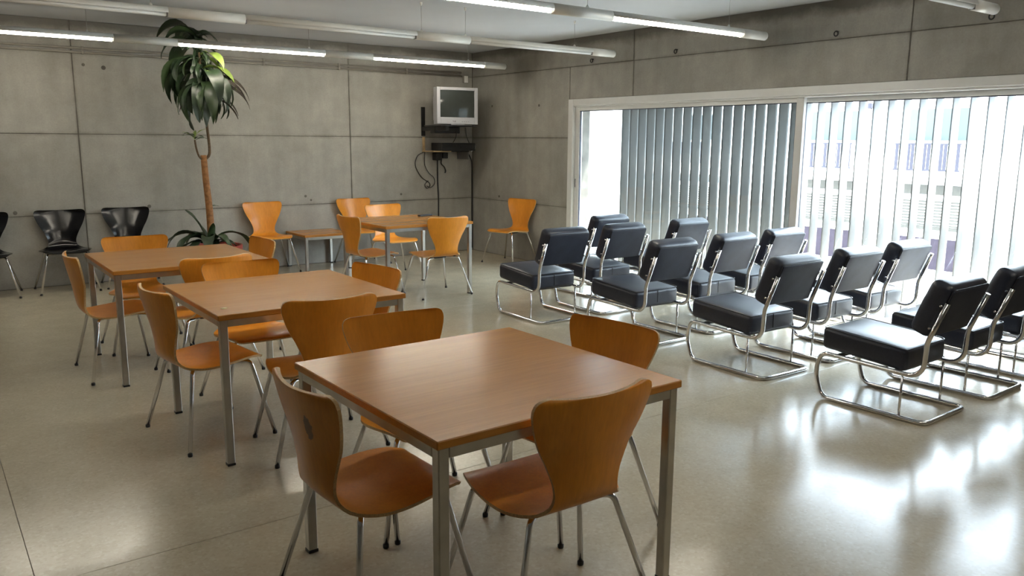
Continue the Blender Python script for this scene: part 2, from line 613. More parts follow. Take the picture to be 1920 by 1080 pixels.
def sash(x, y1, y0, gl, handle=None, st=0.075):
    zt, zb = WZ - 0.092, 0.012
    m = MB()
    m.box(x, x + 0.04, y1 - st, y1, zb, zt, 0.003).box(x, x + 0.04, y0, y0 + st, zb, zt, 0.003)
    m.box(x + 0.001, x + 0.039, y0 + st, y1 - st, zt - 0.042, zt, 0.002).box(x + 0.001, x + 0.039, y0 + st, y1 - st, zb, zb + 0.06, 0.002)
    s = m.build('sash', M['alu'], win)
    MB().box(x + 0.016, x + 0.020, y0 + st - 0.002, y1 - st + 0.002, zb + 0.058, zt - 0.038).build('pane', M[gl], s)
    e = 0.006
    g = MB()
    g.box(x + 0.008, x + 0.030, y1 - st - e, y1 - st + 0.001, zb + 0.06, zt - 0.042)
    g.box(x + 0.008, x + 0.030, y0 + st - 0.001, y0 + st + e, zb + 0.06, zt - 0.042)
    g.box(x + 0.008, x + 0.030, y0 + st, y1 - st, zt - 0.042 - e * 1.4, zt - 0.041)
    g.build('gasket', M['gasket'], s)
    if handle:
        MB().box(x - 0.008, x + 0.002, handle - 0.012, handle + 0.012, 0.98, 1.14, 0.003).box(x - 0.010, x - 0.006, handle - 0.006, handle + 0.006, 1.0, 1.10, 0.001, 1).build('handle', [M['alu'], M['gasket']], s)
    return s


sash(0.020, WY0 - 0.088, -5.255, 'glass', handle=-2.20)
sash(0.080, -5.150, WY1 + 0.088, 'glass_clear')

# ---------------------------------------------------------------- outside: terrace, louvre screen, street, facade
struct('floor_terrace', MB().box(0.341, 1.0, -16, 3, -0.30, -0.004), M['terrace'])
struct('wall_outer_sky_block', MB().box(0.33, 0.56, -30, 22, 2.02, 15.0).box(0.33, 0.56, -30, -10.0, -3.2, 2.02).box(0.33, 0.56, 1.0, 22, -3.2, 2.02), M['facade'])  # slab edge carried up as tall unseen wall, added to shade the facade opposite
lou = thing('louvre_screen', 'row of tall vertical grey white louvre slats outside the long window', 'louvre screen', (0.42, -6.0, 0))
ly = lambda y: y + 6.0
MB().box(-0.045, 0.045, ly(-7.9), ly(-2.40), 1.965, 2.02, 0.004).build('top_rail', M['alu'], lou)
b_ = MB()
for k, x in enumerate((-0.05, -0.02, 0.01, 0.04)):
    b_.box(x - 0.004, x + 0.004, ly(-7.9), ly(-2.40), 0.0, 0.028)
b_.box(-0.055, 0.05, ly(-7.9), ly(-2.40), -0.004, 0.012)
b_.build('bottom_rail', M['alu_side'], lou)
PITCH = 0.1345
slat_mesh = None


def slat_mb(wd):
    m = MB()
    n = 6
    up, dn = [], []
    for i in range(n + 1):
        t = -1 + 2 * i / n
        bow = 0.006 * (1 - t * t)
        th = 0.0055 * math.sqrt(max(0.0, 1 - t * t)) + 0.0012
        up.append((t * wd / 2, bow + th))
        dn.append((t * wd / 2, bow - th))
    loop = up + dn[::-1]
    vs = [(a, b, z) for z in (0.02, 1.97) for (a, b) in loop]
    L = len(loop)
    fs = [(i, (i + 1) % L, L + (i + 1) % L, L + i) for i in range(L)]
    fs += [tuple(range(L)), tuple(range(2 * L - 1, L - 1, -1))]
    return m.add(vs, fs, 0, True)


slat_me = slat_mb(0.098).mesh('slat', M['slat'])
y = -2.62
i = 0
while y > -7.85:
    left = y > -5.0
    s = link('slat', slat_me, lou, (0, ly(y), 0))
    # slats behind the closed pane are turned nearly shut, the others stand open
    a = math.radians(-12) if not left else math.radians(-46)
    s.rotation_euler = (0, 0, a + math.radians(rnd.uniform(-1.2, 1.2)))
    y -= PITCH
    i += 1

ZS = -3.2
struct('ground_street', MB().box(1.0, 30, -40, 40, ZS - 0.3, ZS), M['street'])
bld = thing('apartment_building', 'sunlit white apartment block across the street seen between the louvres', 'building', (9.0, -3.0, ZS))
bx = 9.0


def fb(x0, x1, y0, y1, z0, z1, bev=0.0):
    return MB().box(x0 - bx, x1 - bx, y0 + 3.0, y1 + 3.0, z0 - ZS, z1 - ZS, bev)


fb(9.0, 14, -26, 18, ZS, 3.3).build('wall', M['facade'], bld)
for yc in (-11.2, -8.2, -5.1, -2.05, 0.05, 3.6):
    for zo in (0.0,):
        y0, y1 = yc - 0.62, yc + 0.60
        wo = fb(8.96, 9.02, y0, y1, 1.05 + zo, 2.25 + zo).build('window', M['facade_trim'], bld)
        fb(8.945, 8.965, y0 + 0.07, y1 - 0.07, 1.60 + zo, 2.18 + zo).build('pane', M['pane_green'], wo)
        ra = fb(8.60, 8.62, y0, y1, 1.05 + zo, 1.08 + zo).box(8.60 - bx, 8.62 - bx, y0 + 3, y1 + 3, 1.52 + zo - ZS, 1.55 + zo - ZS).build('railing', M['railing'], bld)
        bars = MB()
        yy = y0 + 0.02
        while yy < y1:
            bars.box(8.602 - bx, 8.618 - bx, yy + 3, yy + 0.058 + 3, 1.05 + zo - ZS, 1.55 + zo - ZS)
            yy += 0.075
        bars.build('bars', M['railing'], ra)
        fb(8.55, 9.0, y0 - 0.1, y1 + 0.1, 0.92 + zo, 1.03 + zo).build('balcony_slab', M['facade_trim'], bld)
    sh = fb(8.97, 9.02, yc - 0.62, yc + 0.58, 0.60, 0.78).build('shutter', M['shutter'], bld)
    sl = fb(8.965, 9.02, yc - 0.62, yc + 0.58, -0.06, 0.0)
    zz = 0.0
    while zz < 0.48:
        sl.box(8.965 - bx, 9.0 - bx, yc - 0.62 + 3, yc + 0.58 + 3, zz + 0.012 - ZS, zz + 0.045 - ZS)
        zz += 0.055
    sl.build('shutter', M['shutter'], bld)
    dr = fb(8.95, 9.02, yc - 0.62, yc + 0.58, -0.80, -0.22).build('door', M['door_paint'], bld)
# street lamp: thin mast with an arm, seen through the louvres
sl_ = thing('street_lamp', 'thin grey street lamp mast standing before the white apartment block', 'street lamp', (7.0, -2.0, ZS))
MB().tube([(0, 0, 0), (0, 0, 4.9)], 0.025, 8).build('mast', M['wire'], sl_)
MB().tube(fillet([(0, 0, 4.85), (0, 0.02, 5.1), (0, 0.16, 5.35)], 0.1), 0.018, 8).build('arm', M['wire'], sl_)
MB().box(-0.05, 0.05, 0.13, 0.20, 5.33, 5.42, 0.01).build('lamp_head', M['railing'], sl_)

# ---------------------------------------------------------------- pendant fluorescent lights
LZ = 2.445
XE = -0.36


def pendant(y, lit, label, n_lamps, hangs, n_lit=9):
    x_left = XL + 0.15
    root = thing('pendant_light', label, 'light', (XE, y, LZ), 0, 'tubular pendant lights below the ceiling')
    R0 = 0.037
    lamps = []
    x = -0.31
    for k in range(n_lamps):
        lamps.append((x - 1.50, x))
        x -= 2.06
    n = 20

    def arc(a0, a1, nn):
        return [(math.cos(a0 + (a1 - a0) * k / nn), math.sin(a0 + (a1 - a0) * k / nn)) for k in range(nn + 1)]
    hous = MB()

    def prism(x0, x1, sec, closed):
        L = len(sec)
        vs = [(xx, a, b) for xx in (x0, x1) for (a, b) in sec]
        fs = [(i, (i + 1) % L, L + (i + 1) % L, L + i) for i in range(L if closed else L - 1)]
        if closed:
            fs += [tuple(range(L)), tuple(range(2 * L - 1, L - 1, -1))]
        hous.add(vs, fs, 0, True)
    full = [(a * R0, b * R0) for a, b in arc(0, 2 * PI * (n - 1) / n, n - 1)]
    # over a lamp the housing is a C open to the underside
    o = arc(math.radians(-12), math.radians(192), 14)
    csec = [(a * R0, b * R0) for a, b in o] + [(a * (R0 - 0.004), b * (R0 - 0.004)) for a, b in reversed(o)]
    prev = 0.0
    for (a, b) in lamps:
        prism(b, prev, full, True)
        prism(a, b, csec, True)
        prev = a
    prism(x_left - XE, prev, full, True)
    hous.build('housing', M['light_housing'], root)
    for k, (a, b) in enumerate(lamps):
        on = lit and k < n_lit
        lo = MB().tube([(a + 0.012, 0, -0.013), (b - 0.012, 0, -0.013)], 0.0185, 12).build('lamp_tube', M['lamp_on'] if on else M['lamp_off'], root)
        MB().box(a, a + 0.012, -0.018, 0.018, -0.033, 0.0).build('lamp_holder', M['light_housing'] if lit else M['tv_dark'], lo)
        MB().box(b - 0.012, b, -0.018, 0.018, -0.033, 0.0).build('lamp_holder', M['light_housing'] if lit else M['tv_dark'], lo)
    for hx in hangs:
        wv = MB().tube([(hx - XE, 0, R0), (hx - XE, 0, H - LZ)], 0.0016, 6).build('suspension_wire', M['wire'], root)
        MB().lathe([(0.012, 0.0), (0.012, 0.008), (0.004, 0.02)], 10, (hx - XE, 0, R0 - 0.002)).build('wire_grip', M['light_housing'], wv)
        MB().lathe([(0.006, 0.0), (0.012, 0.015), (0.012, 0.03)], 10, (hx - XE, 0, H - LZ - 0.03)).build('ceiling_anchor', M['light_housing'], wv)
    return root


pendant(-1.26, True, 'lit pendant light tube nearest the back wall, in front of the tall plant', 4, (-0.9, -2.9, -5.0, -7.0))
pendant(-3.20, False, 'unlit white pendant tube hanging second from the back wall', 4, (-0.9, -2.21, -2.67, -4.9, -7.0))
pendant(-5.08, True, 'lit pendant light tube third from the back wall, ending above the window', 4, (-0.84, -2.40, -4.6, -6.7), 3)
pendant(-6.94, False, 'unlit white pendant tube at the top right, nearest the camera', 4, (-0.84, -2.4, -4.6, -6.7))

pendant(-8.88, True, 'lit pendant light tube added out of view behind the camera to brighten the room front', 4, (-0.84, -2.4, -4.6, -6.7), 2)  # fifth tube, unseen, added to brighten the front of the room

# ---------------------------------------------------------------- pipes, eyelets
for (z, r, lab) in ((2.452, 0.013, 'upper of two thin grey conduit pipes along the top of the back wall'),
                    (2.412, 0.013, 'lower of two thin grey conduit pipes along the top of the back wall')):
    t = thing('conduit_pipe', lab, 'pipe', (-0.3, -0.022, z), 0, 'conduit pipes on the back wall')
    MB().tube([(XL + 0.35, 0, 0), (0.10, 0, 0)], r, 8).build('pipe', M['conduit'], t)
    k = -0.75
    while k > -9:
        MB().box(k - 0.012, k + 0.012, -0.017, 0.020, -0.018, 0.018, 0.003).build('clip', M['conduit'], t)
        k -= 0.95
t = thing('junction_box', 'small pale junction box high in the room corner above the television', 'junction box', (-0.13, -0.02, 2.37))
MB().box(-0.035, 0.035, -0.02, 0.02, -0.05, 0.05, 0.004).build('box', M['conduit'], t)
MB().box(-0.03, 0.03, -0.024, -0.018, -0.045, 0.045, 0.002).build('cover', M['light_housing'], t)
for (y, lab) in ((-2.49, 'leftmost small dark eyelet fixed high on the window wall'), (-3.76, 'second small dark eyelet from the left, high on the window wall'),
                 (-5.55, 'small dark ring eyelet on the window wall above the middle of the window'), (-6.78, 'small dark eyelet high on the window wall beside the rightmost pendant end')):
    t = thing('wall_eyelet', lab, 'eyelet', (0, y, 2.455), 0, 'eyelets high on the window wall')
    ring = [(-0.03, 0.018 * math.cos(2 * PI * k / 14), 0.02 * math.sin(2 * PI * k / 14) - 0.008) for k in range(14)]
    MB().tube(ring, 0.006, 6, closed=True).build('ring', M['black_plastic'], t)
    MB().tube([(0.002, 0, 0.01), (-0.03, 0, 0.01)], 0.007, 8).build('shank', M['black_plastic'], t)

# ---------------------------------------------------------------- square tables
def table(x, y, rz, w, d, h, label, leg=0.036, apron=0.034, topt=0.026, group='beech tables on square steel legs', name='square_table'):
    t = thing(name, label, 'table', (x, y, 0), rz, group)
    top = MB().box(0, w, 0, d, h - topt, h, 0.003)
    for i, (v) in enumerate(top.f):
        zs = [top.v[k][2] for k in v]
        top.mi[i] = 0 if min(zs) > h - 0.004 else 1
    top.build('tabletop', [M['table_top'], M['table_edge']], t)
    e = 0.010
    za = h - topt
    a = MB()
    a.box(e + leg, w - e - leg, e, e + leg, za - apron, za, 0.002).box(e + leg, w - e - leg, d - e - leg, d - e, za - apron, za, 0.002)
    a.box(e, e + leg, e + leg, d - e - leg, za - apron, za, 0.002).box(w - e - leg, w - e, e + leg, d - e - leg, za - apron, za, 0.002)
    a.build('frame', M['steel'], t)
    for (lx, ly_) in ((e, e), (w - e - leg, e), (e, d - e - leg), (w - e - leg, d - e - leg)):
        lg = MB().box(lx, lx + leg, ly_, ly_ + leg, 0.010, za, 0.003).build('leg', M['steel'], t)
        MB().box(lx - 0.001, lx + leg + 0.001, ly_ - 0.001, ly_ + leg + 0.001, 0.0, 0.012, 0.001).build('foot_cap', M['black_plastic'], lg)
    return t


W = 0.985
table(-5.341, -7.837, 0.012, W, W, 0.74, 'square beech table in the foreground, nearest the camera')
T2 = table(-5.339, -5.8965, 0.004, W, W, 0.74, 'middle table of the left row with a small pale round spot on its corner')
MB().lathe([(0.016, 0.0), (0.016, 0.0006)], 16, (0.078, 0.16, 0.74)).build('spot', M['spot'], T2)  # thin pale yellow disc near the table corner
table(-5.475, -4.255, 0.0, W, W, 0.74, 'square beech table farthest left, in front of the potted plant')
table(-2.865, -2.83, 0.0, W, W, 0.74, 'square beech table below the television, near the room corner')
table(-2.77, -0.62, 0.0, 0.60, 0.60, 0.435, 'low beech side table against the back wall between two chairs', leg=0.034, group=None, name='side_table')

t = thing('remote_control', 'black remote control lying on the table below the television', 'remote control', (-2.0, -2.08, 0.7405), 0.1)
MB().box(-0.085, 0.085, -0.024, 0.024, 0.0, 0.018, 0.005).build('case', M['black_plastic'], t)
kb = MB()
for i in range(6):
    for j in range(3):
        kb.box(-0.065 + i * 0.022, -0.055 + i * 0.022, -0.015 + j * 0.012, -0.009 + j * 0.012, 0.017, 0.0205)
kb.build('keys', M['tv_dark'], t)

# ---------------------------------------------------------------- moulded plywood chairs
PROF = [(0.245, 0.4029), (0.225, 0.415), (0.17, 0.4226), (0.09, 0.4182), (0.0, 0.4095), (-0.08, 0.4051), (-0.145, 0.4095), (-0.185, 0.4292), (-0.207, 0.4654), (-0.218, 0.5148), (-0.228, 0.5806), (-0.24, 0.6464), (-0.252, 0.7122), (-0.262, 0.7671), (-0.268, 0.8)]
# half width along the same stations
HALF = [0.150, 0.186, 0.212, 0.232, 0.237, 0.224, 0.185, 0.142, 0.128, 0.135, 0.164, 0.200, 0.226, 0.234, 0.190]


def catmull(arr, t):
    n = len(arr) - 1
    i = min(int(t), n - 1)
    f = t - i
    g = lambda k: arr[max(0, min(n, k))]
    p0, p1, p2, p3 = g(i - 1), g(i), g(i + 1), g(i + 2)
    return 0.5 * (2 * p1 + (p2 - p0) * f + (2 * p0 - 5 * p1 + 4 * p2 - p3) * f * f + (3 * p1 - p0 - 3 * p2 + p3) * f ** 3)


def shell_mesh(name, mats):
    rows, cols = 46, 13
    ts = []
    n = len(PROF) - 1
    for i in range(rows):
        s = i / (rows - 1)
        s = s + 0.055 * math.sin(2 * PI * s) * -1 * 0.0 if False else s
        ts.append(n * s)
    ts = [0, 0.06, 0.16, 0.32, 0.55] + [0.8 + (n - 1.35) * k / 34 for k in range(35)] + [n - 0.42, n - 0.26, n - 0.14, n - 0.05, n]
    py = [p[0] for p in PROF]
    pz = [p[1] for p in PROF]
    top, cen = [], []
    for t in ts:
        yy, zz, hw = catmull(py, t), catmull(pz, t), catmull(HALF, t)
        # round off the corners of both ends
        de = n - t
        if de < 1.0:
            hw = 0.236 - 0.055 * (1 - math.sqrt(max(0.0, 1 - (1 - de) ** 2)))
        if t < 1.0:
            hw = 0.187 - 0.065 * (1 - math.sqrt(max(0.0, 1 - (1 - t) ** 2)))
        dt = 0.02
        dy, dz = catmull(py, min(n, t + dt)) - catmull(py, max(0, t - dt)), catmull(pz, min(n, t + dt)) - catmull(pz, max(0, t - dt))
        L = math.hypot(dy, dz)
        ny, nz = dz / L, -dy / L            # towards the sitter
        up = max(0.0, min(1.0, (t - 6.5) / 4.0))
        seat = max(0.0, 1 - abs(t - 3.0) / 4.0)
        row = []
        for c in range(cols):
            u = -1 + 2 * c / (cols - 1)
            q = u * u
            cup = 0.040 * up * q + 0.004 * seat * q
            row.append((Vector((u * hw, yy + ny * cup, zz + nz * cup)), Vector((0, ny, nz))))
        top.append(row)
    R_ = len(ts)
    th = 0.0055
    m = MB()
    vs = [a + b * th for row in top for (a, b) in row] + [a - b * th for row in top for (a, b) in row]
    o = R_ * cols
    fs = []
    for i in range(R_ - 1):
        for c in range(cols - 1):
            a = i * cols + c
            fs.append((a, a + 1, a + cols + 1, a + cols))
            fs.append((o + a, o + a + cols, o + a + cols + 1, o + a + 1))
    m.add(vs, fs, 0, True)
    rim = [(0, c) for c in range(cols)] + [(i, cols - 1) for i in range(1, R_)] + [(R_ - 1, c) for c in range(cols - 2, -1, -1)] + [(i, 0) for i in range(R_ - 2, 0, -1)]
    vs2, fs2 = [], []
    for (i, c) in rim:
        a, b = top[i][c]
        vs2 += [a + b * th, a - b * th]
    L = len(rim)
    for k in range(L):
        k2 = (k + 1) % L
        fs2.append((2 * k, 2 * k + 1, 2 * k2 + 1, 2 * k2))
    m.add(vs2, fs2, 1, False)
    return m.mesh(name, mats)


def make_ply_chair(shell_mats, label, name):
    root = thing(name, label, 'chair')
    link('shell', shell_mesh('shell', shell_mats), root)
    hub = MB().box(-0.07, 0.07, -0.075, 0.065, 0.377, 0.3975, 0.006).build('mount_plate', M['black_plastic'], root)
    for sx, sy in ((-1, 1), (1, 1), (-1, -1), (1, -1)):
        fx, fy = (0.265, 0.250) if sy > 0 else (0.285, 0.212)
        kx, ky = (0.178, 0.175) if sy > 0 else (0.172, 0.132)
        path = fillet([(sx * 0.045, sy * 0.05, 0.387), (sx * kx, sy * ky, 0.387 if sy < 0 else 0.393), (sx * fx, sy * fy, 0.012)], [0, 0.030, 0], 6)
        lg = MB().tube(path, 0.0105, 10).build('leg', M['chrome'], root)
        d = (Vector((sx * fx, sy * fy, 0.012)) - Vector((sx * kx, sy * ky, 0.387))).normalized()
        e = Vector((sx * fx, sy * fy, 0.0))
        MB().lathe([(0.0112, 0.0), (0.0122, 0.003), (0.0122, 0.014), (0.0112, 0.016)], 10, e).build('foot_tip', M['black_plastic'], lg)
    # small bumpers under the shell
    for s in (-1, 1):
        MB().box(s * 0.135 - 0.012, s * 0.135 + 0.012, -0.135, -0.110, 0.393, 0.405, 0.003).build('bumper', M['black_plastic'], root)
    return root


deg = math.radians
ply0 = make_ply_chair([M['ply'], M['ply_edge']], '', 'plywood_chair')
blk0 = make_ply_chair([M['black_ply'], M['black_ply']], '', 'black_chair')
used = {'p': False, 'k': False}


def place(kind, x, y, hd, label, group):
    src = ply0 if kind == 'p' else blk0
    o = copy_tree(src) if used[kind] else src
    used[kind] = True
    o.location = (x, y, 0)
    o.rotation_euler = (0, 0, deg(hd - 90))
    o['label'] = label
    o['group'] = group
    return o


g = 'beech plywood chairs'
c1 = place('p', -5.275, -7.297, 2, 'plywood chair with a dark scuff on its back, left of the foreground table', g)
place('p', -4.808, -7.66, 89, 'plywood chair seen from behind at the near side of the foreground table', g)
place('p', -4.803, -6.792, -94, 'plywood chair behind the foreground table, backrest rising over its far edge', g)
place('p', -4.345, -7.262, 187, 'plywood chair at the right side of the foreground table, facing left', g)
place('p', -5.265, -5.343, 7, 'plywood chair at the left side of the middle table, facing right', g)
place('p', -4.845, -5.845, 86, 'plywood chair seen from behind at the near side of the middle table', g)
place('p', -4.837, -4.912, -91, 'plywood chair at the far side of the middle table, facing the camera', g)
place('p', -4.45, -5.345, 190, 'plywood chair at the right side of the middle table, facing left', g)
place('p', -5.405, -3.80, 1, 'plywood chair at the left side of the table before the plant, facing right', g)
place('p', -4.915, -4.165, 96, 'plywood chair seen from behind at the near side of the table before the plant', g)
place('p', -5.085, -3.165, -93, 'plywood chair at the far side of the table before the plant, facing the camera', g)
place('p', -4.545, -3.63, 183, 'plywood chair at the right side of the table before the plant', g)
place('p', -2.751, -2.236, 3, 'plywood chair at the left side of the table below the television', g)
place('p', -2.0, -1.348, -88, 'plywood chair at the far side of the table below the television', g)
place('p', -2.207, -2.65, 90, 'plywood chair seen from behind at the near side of the table below the television', g)
place('p', -3.068, -0.29, -91, 'plywood chair against the back wall left of the low side table, beside the plant', g)
place('p', -1.876, -0.29, -89, 'plywood chair against the back wall right of the low side table', g)
place('p', -0.285, -1.3, 192, 'single plywood chair against the window wall left of the window', g)
gk = 'black lacquered chairs against the back wall'
place('k', -5.21, -0.295, -92, 'black lacquered chair against the back wall, middle of the three', gk)
place('k', -4.59, -0.295, -95, 'black lacquered chair against the back wall, nearest the plant', gk)
place('k', -5.91, -0.295, -94, 'black lacquered chair cut by the left edge of the photo', gk)
for ch in c1.children:
    if ch.name.startswith('shell'):
        me = ch.data.copy()
        me.materials[0] = M['ply_stain']
        ch.data = me

# ---------------------------------------------------------------- black cantilever lounge chairs
def make_lounge(label):
    root = thing('lounge_chair', label, 'chair')
    X_ = 0.245
    side = [(-0.405, 0.705), (-0.318, 0.470), (-0.312, 0.268), (0.300, 0.287), (0.335, 0.165), (0.285, 0.0138), (-0.345, 0.0138)]
    rr = [0, 0.16, 0.085, 0.055, 0.25, 0.065, 0.05]
    pts = [(-X_, a, b) for a, b in side] + [(X_, a, b) for a, b in reversed(side)]
    path = fillet(pts, rr + rr[::-1], 6)
    MB().tube(path, 0.0138, 12).build('tube_frame', M['chrome'], root)
    for s in (-1, 1):
        MB().tube([(s * X_, -0.20, 0.012), (s * X_, -0.20, 0.271)], 0.0075, 8).build('post', M['chrome'], root)
    # seat cushion
    vs, fs = rounded_box(0.236, 0.262, 0.066, 0.030, 0.012)
    seat = MB().add([(v.x, v.y + 0.052, v.z + 0.360 + 0.02 * (v.y / 0.26)) for v in vs], fs, 0, True).build('seat', M['vinyl'], root)
    loop = fillet([(-0.232, -0.208, 0.405), (0.232, -0.208, 0.405), (0.232, 0.310, 0.443), (-0.232, 0.310, 0.443), (-0.232, -0.208, 0.405)], 0.03, 3)
    MB().tube(loop[:-1], 0.0030, 6, closed=True).build('piping', M['piping'], seat)
    MB().box(-0.0015, 0.0015, -0.2125, -0.2085, 0.305, 0.40).build('seam', M['piping'], seat)
    MB().box(-0.236, 0.236, -0.16, -0.14, 0.262, 0.280, 0.003).build('crossbar', M['black_plastic'], root)
    MB().box(-0.236, 0.236, 0.20, 0.22, 0.270, 0.290, 0.003).build('crossbar', M['black_plastic'], root)
    # back cushion, leaning with the uprights
    vs, fs = rounded_box(0.232, 0.162, 0.062, 0.040, 0.022)
    a = math.atan2(0.087, 0.235)
    ca, sa = math.cos(a), math.sin(a)

    def tr(p):      # local: y up along the back, z = towards the sitter
        return (p[0], -0.356 - p[1] * sa + (p[2] + 0.052) * ca, 0.640 + p[1] * ca + (p[2] + 0.052) * sa)
    back = MB().add([tr(v) for v in vs], fs, 0, True).build('backrest', M['vinyl'], root)
    vs, fs = rounded_box(0.214, 0.140, 0.006, 0.0055, 0.004)
    pn = MB().add([tr((v.x, v.y, v.z - 0.063)) for v in vs], fs, 0, True).build('back_panel', M['vinyl_back'], back)
    lp = [tr(p) for p in ((-0.216, -0.142, -0.062), (0.216, -0.142, -0.062), (0.216, 0.142, -0.062), (-0.216, 0.142, -0.062))]
    lp = fillet(lp + [lp[0]], 0.02, 3)
    MB().tube(lp[:-1], 0.0030, 6, closed=True).build('piping', M['piping'], back)
    for s in (-1, 1):
        for yy in (-0.09, 0.05):
            c = Vector(tr((s * 0.238, yy, -0.052)))
            MB().tube([c - Vector((s * 0.01, 0, 0)), c + Vector((s * 0.022, 0, 0))], 0.0055, 8).build('screw', M['chrome'], root)
    return root


lg0 = make_lounge('')
first = True
rows = [
    ('nearest row', -7.20, (-1.80, -1.02, -0.30)),
    ('second row from the camera', -6.155, (-1.79, -1.045, -0.345)),
    ('third row from the camera', -5.09, (-1.795, -1.07, -0.405)),
    ('fourth row from the camera', -4.03, (-1.965, -1.275, -0.41)),
    ('farthest row, alone by the window frame', -3.33, (-0.80,)),
]
pos = ('leftmost', 'middle', 'rightmost')
for (rn, yy, xx) in rows:
    for k, x in enumerate(xx):
        o = lg0 if first else copy_tree(lg0)
        first = False
        o.location = (x, yy, 0)
        o.rotation_euler = (0, 0, deg(rnd.uniform(-1.5, 1.5)))
        if len(xx) == 1:
            o['label'] = 'black padded chrome lounge chair standing farthest back, mostly hidden behind another'
        else:
            o['label'] = '%s black padded chrome lounge chair in the %s' % (pos[k], rn)
        o['group'] = 'black lounge chairs in rows facing the back wall'

# ---------------------------------------------------------------- television corner
tv = thing('television', 'grey tube television on a wall bracket in the room corner', 'television', (-0.66, -0.60, 1.7475), deg(-10))
# local: screen faces -y
prof = [(-0.055, 0.300, 0.0, 0.475), (0.055, 0.300, 0.0, 0.475), (0.10, 0.285, 0.015, 0.462), (0.30, 0.20, 0.05, 0.40), (0.42, 0.17, 0.06, 0.36)]
m = MB()
vs, fs = [], []
for (yy, hw, z0, z1) in prof:
    vs += [(-hw, yy, z0), (hw, yy, z0), (hw, yy, z1), (-hw, yy, z1)]
for k in range(len(prof) - 1):
    for j in range(4):
        fs.append((k * 4 + j, k * 4 + (j + 1) % 4, (k + 1) * 4 + (j + 1) % 4, (k + 1) * 4 + j))
fs.append(tuple(range((len(prof) - 1) * 4, len(prof) * 4)))
m.add(vs, fs)
tv.scale = (0.94, 0.94, 0.97)
m.build('cabinet', M['tv_case'], tv)
b = MB()
b.box(-0.303, -0.252, -0.075, -0.05, 0.0, 0.478, 0.008).box(0.252, 0.303, -0.075, -0.05, 0.0, 0.478, 0.008)
b.box(-0.255, 0.255, -0.075, -0.05, 0.438, 0.478, 0.008).box(-0.255, 0.255, -0.075, -0.05, 0.0, 0.090, 0.008)
b.build('bezel', M['tv_case'], tv)
nx, nz = 12, 10
vs, fs = [], []
for i in range(nx + 1):
    for j in range(nz + 1):
        u, v = -1 + 2 * i / nx, -1 + 2 * j / nz
        vs.append((u * 0.256, -0.052 - 0.022 * (1 - 0.55 * u * u - 0.45 * v * v), 0.264 + v * 0.177))
for i in range(nx):
    for j in range(nz):
        a = i * (nz + 1) + j
        fs.append((a, a + nz + 1, a + nz + 2, a + 1))
MB().add(vs, fs, 0, True).build('screen', M['screen'], tv)
MB().box(-0.10, 0.10, -0.070, 0.0, -0.012, 0.004, 0.004).build('base_foot', M['tv_case'], tv)
lgm = MB()
lgm.box(-0.072, -0.066, -0.0765, -0.0745, 0.030, 0.052).box(-0.066, -0.060, -0.0765, -0.0745, 0.038, 0.042).box(-0.060, -0.054, -0.0765, -0.0745, 0.030, 0.043)
lgm.box(-0.046, -0.040, -0.0765, -0.0745, 0.024, 0.046).box(-0.040, -0.030, -0.0765, -0.0745, 0.030, 0.046)
lgm.build('badge', M['tv_dark'], tv)
bt = MB()
for k in range(4):
    bt.box(0.06 + k * 0.03, 0.075 + k * 0.03, -0.0775, -0.0745, 0.030, 0.036)
bt.build('buttons', M['tv_dark'], tv)

br = thing('television_bracket', 'black wall bracket carrying the tube television', 'bracket', (-0.66, 0.0, 1.72))
MB().box(-0.30, 0.24, -0.72, -0.30, 0.0, 0.014, 0.003).build('shelf', M['black_plastic'], br)
MB().box(-0.17, -0.11, -0.012, 0.0, -0.12, 0.26, 0.003).build('wall_plate', M['black_plastic'], br)
MB().box(-0.165, -0.115, -0.62, -0.01, -0.055, 0.0, 0.004).build('arm', M['black_plastic'], br)
MB().box(-0.17, 0.22, -0.36, -0.24, -0.085, -0.002, 0.006).build('swivel_box', M['black_plastic'], br)

rc = thing('video_recorder', 'black video recorder on the small shelf below the television', 'video recorder', (-0.46, -0.20, 1.405))
MB().box(-0.25, 0.28, -0.14, 0.14, 0.0, 0.105, 0.006).build('case', M['black_plastic'], rc)
MB().box(-0.24, -0.02, -0.146, -0.138, 0.055, 0.090, 0.003).build('cassette_flap', M['black_plastic'], rc)
MB().box(0.04, 0.24, -0.146, -0.138, 0.030, 0.075, 0.003).build('display_window', M['black_plastic'], rc)
sh = thing('wall_shelf', 'small tan and black wall shelf under the video recorder', 'shelf', (-0.60, 0.0, 1.39))
MB().box(-0.22, 0.06, -0.30, 0.0, 0.0, 0.014, 0.002).build('board', M['tan'], sh)
MB().box(0.062, 0.36, -0.28, 0.0, 0.0, 0.014, 0.002).build('tray', M['black_plastic'], sh)
MB().box(-0.21, -0.196, -0.05, 0.0, 0.014, 0.195, 0.002).build('upright', M['tan'], sh)
MB().box(0.34, 0.354, -0.28, 0.0, -0.10, 0.0, 0.002).build('bracket', M['tv_dark'], sh)
ps = thing('power_adapter', 'two black power adapters plugged in below the wall shelf', 'power adapter', (-0.56, -0.02, 1.33))
MB().box(-0.10, 0.0, -0.08, 0.02, -0.055, 0.045, 0.006).build('adapter', M['black_plastic'], ps)
MB().box(0.02, 0.10, -0.07, 0.02, -0.03, 0.045, 0.006).build('adapter', M['black_plastic'], ps)
sp = thing('socket_plug', 'small white plug at the right end of the video recorder', 'plug', (-0.11, -0.16, 1.45))
MB().box(-0.035, 0.035, -0.03, 0.03, -0.03, 0.03, 0.006).build('body', M['white_plastic'], sp)
MB().tube([(0, 0, -0.03), (0.0, 0.02, -0.06)], 0.007, 8).build('cord_grip', M['white_plastic'], sp)
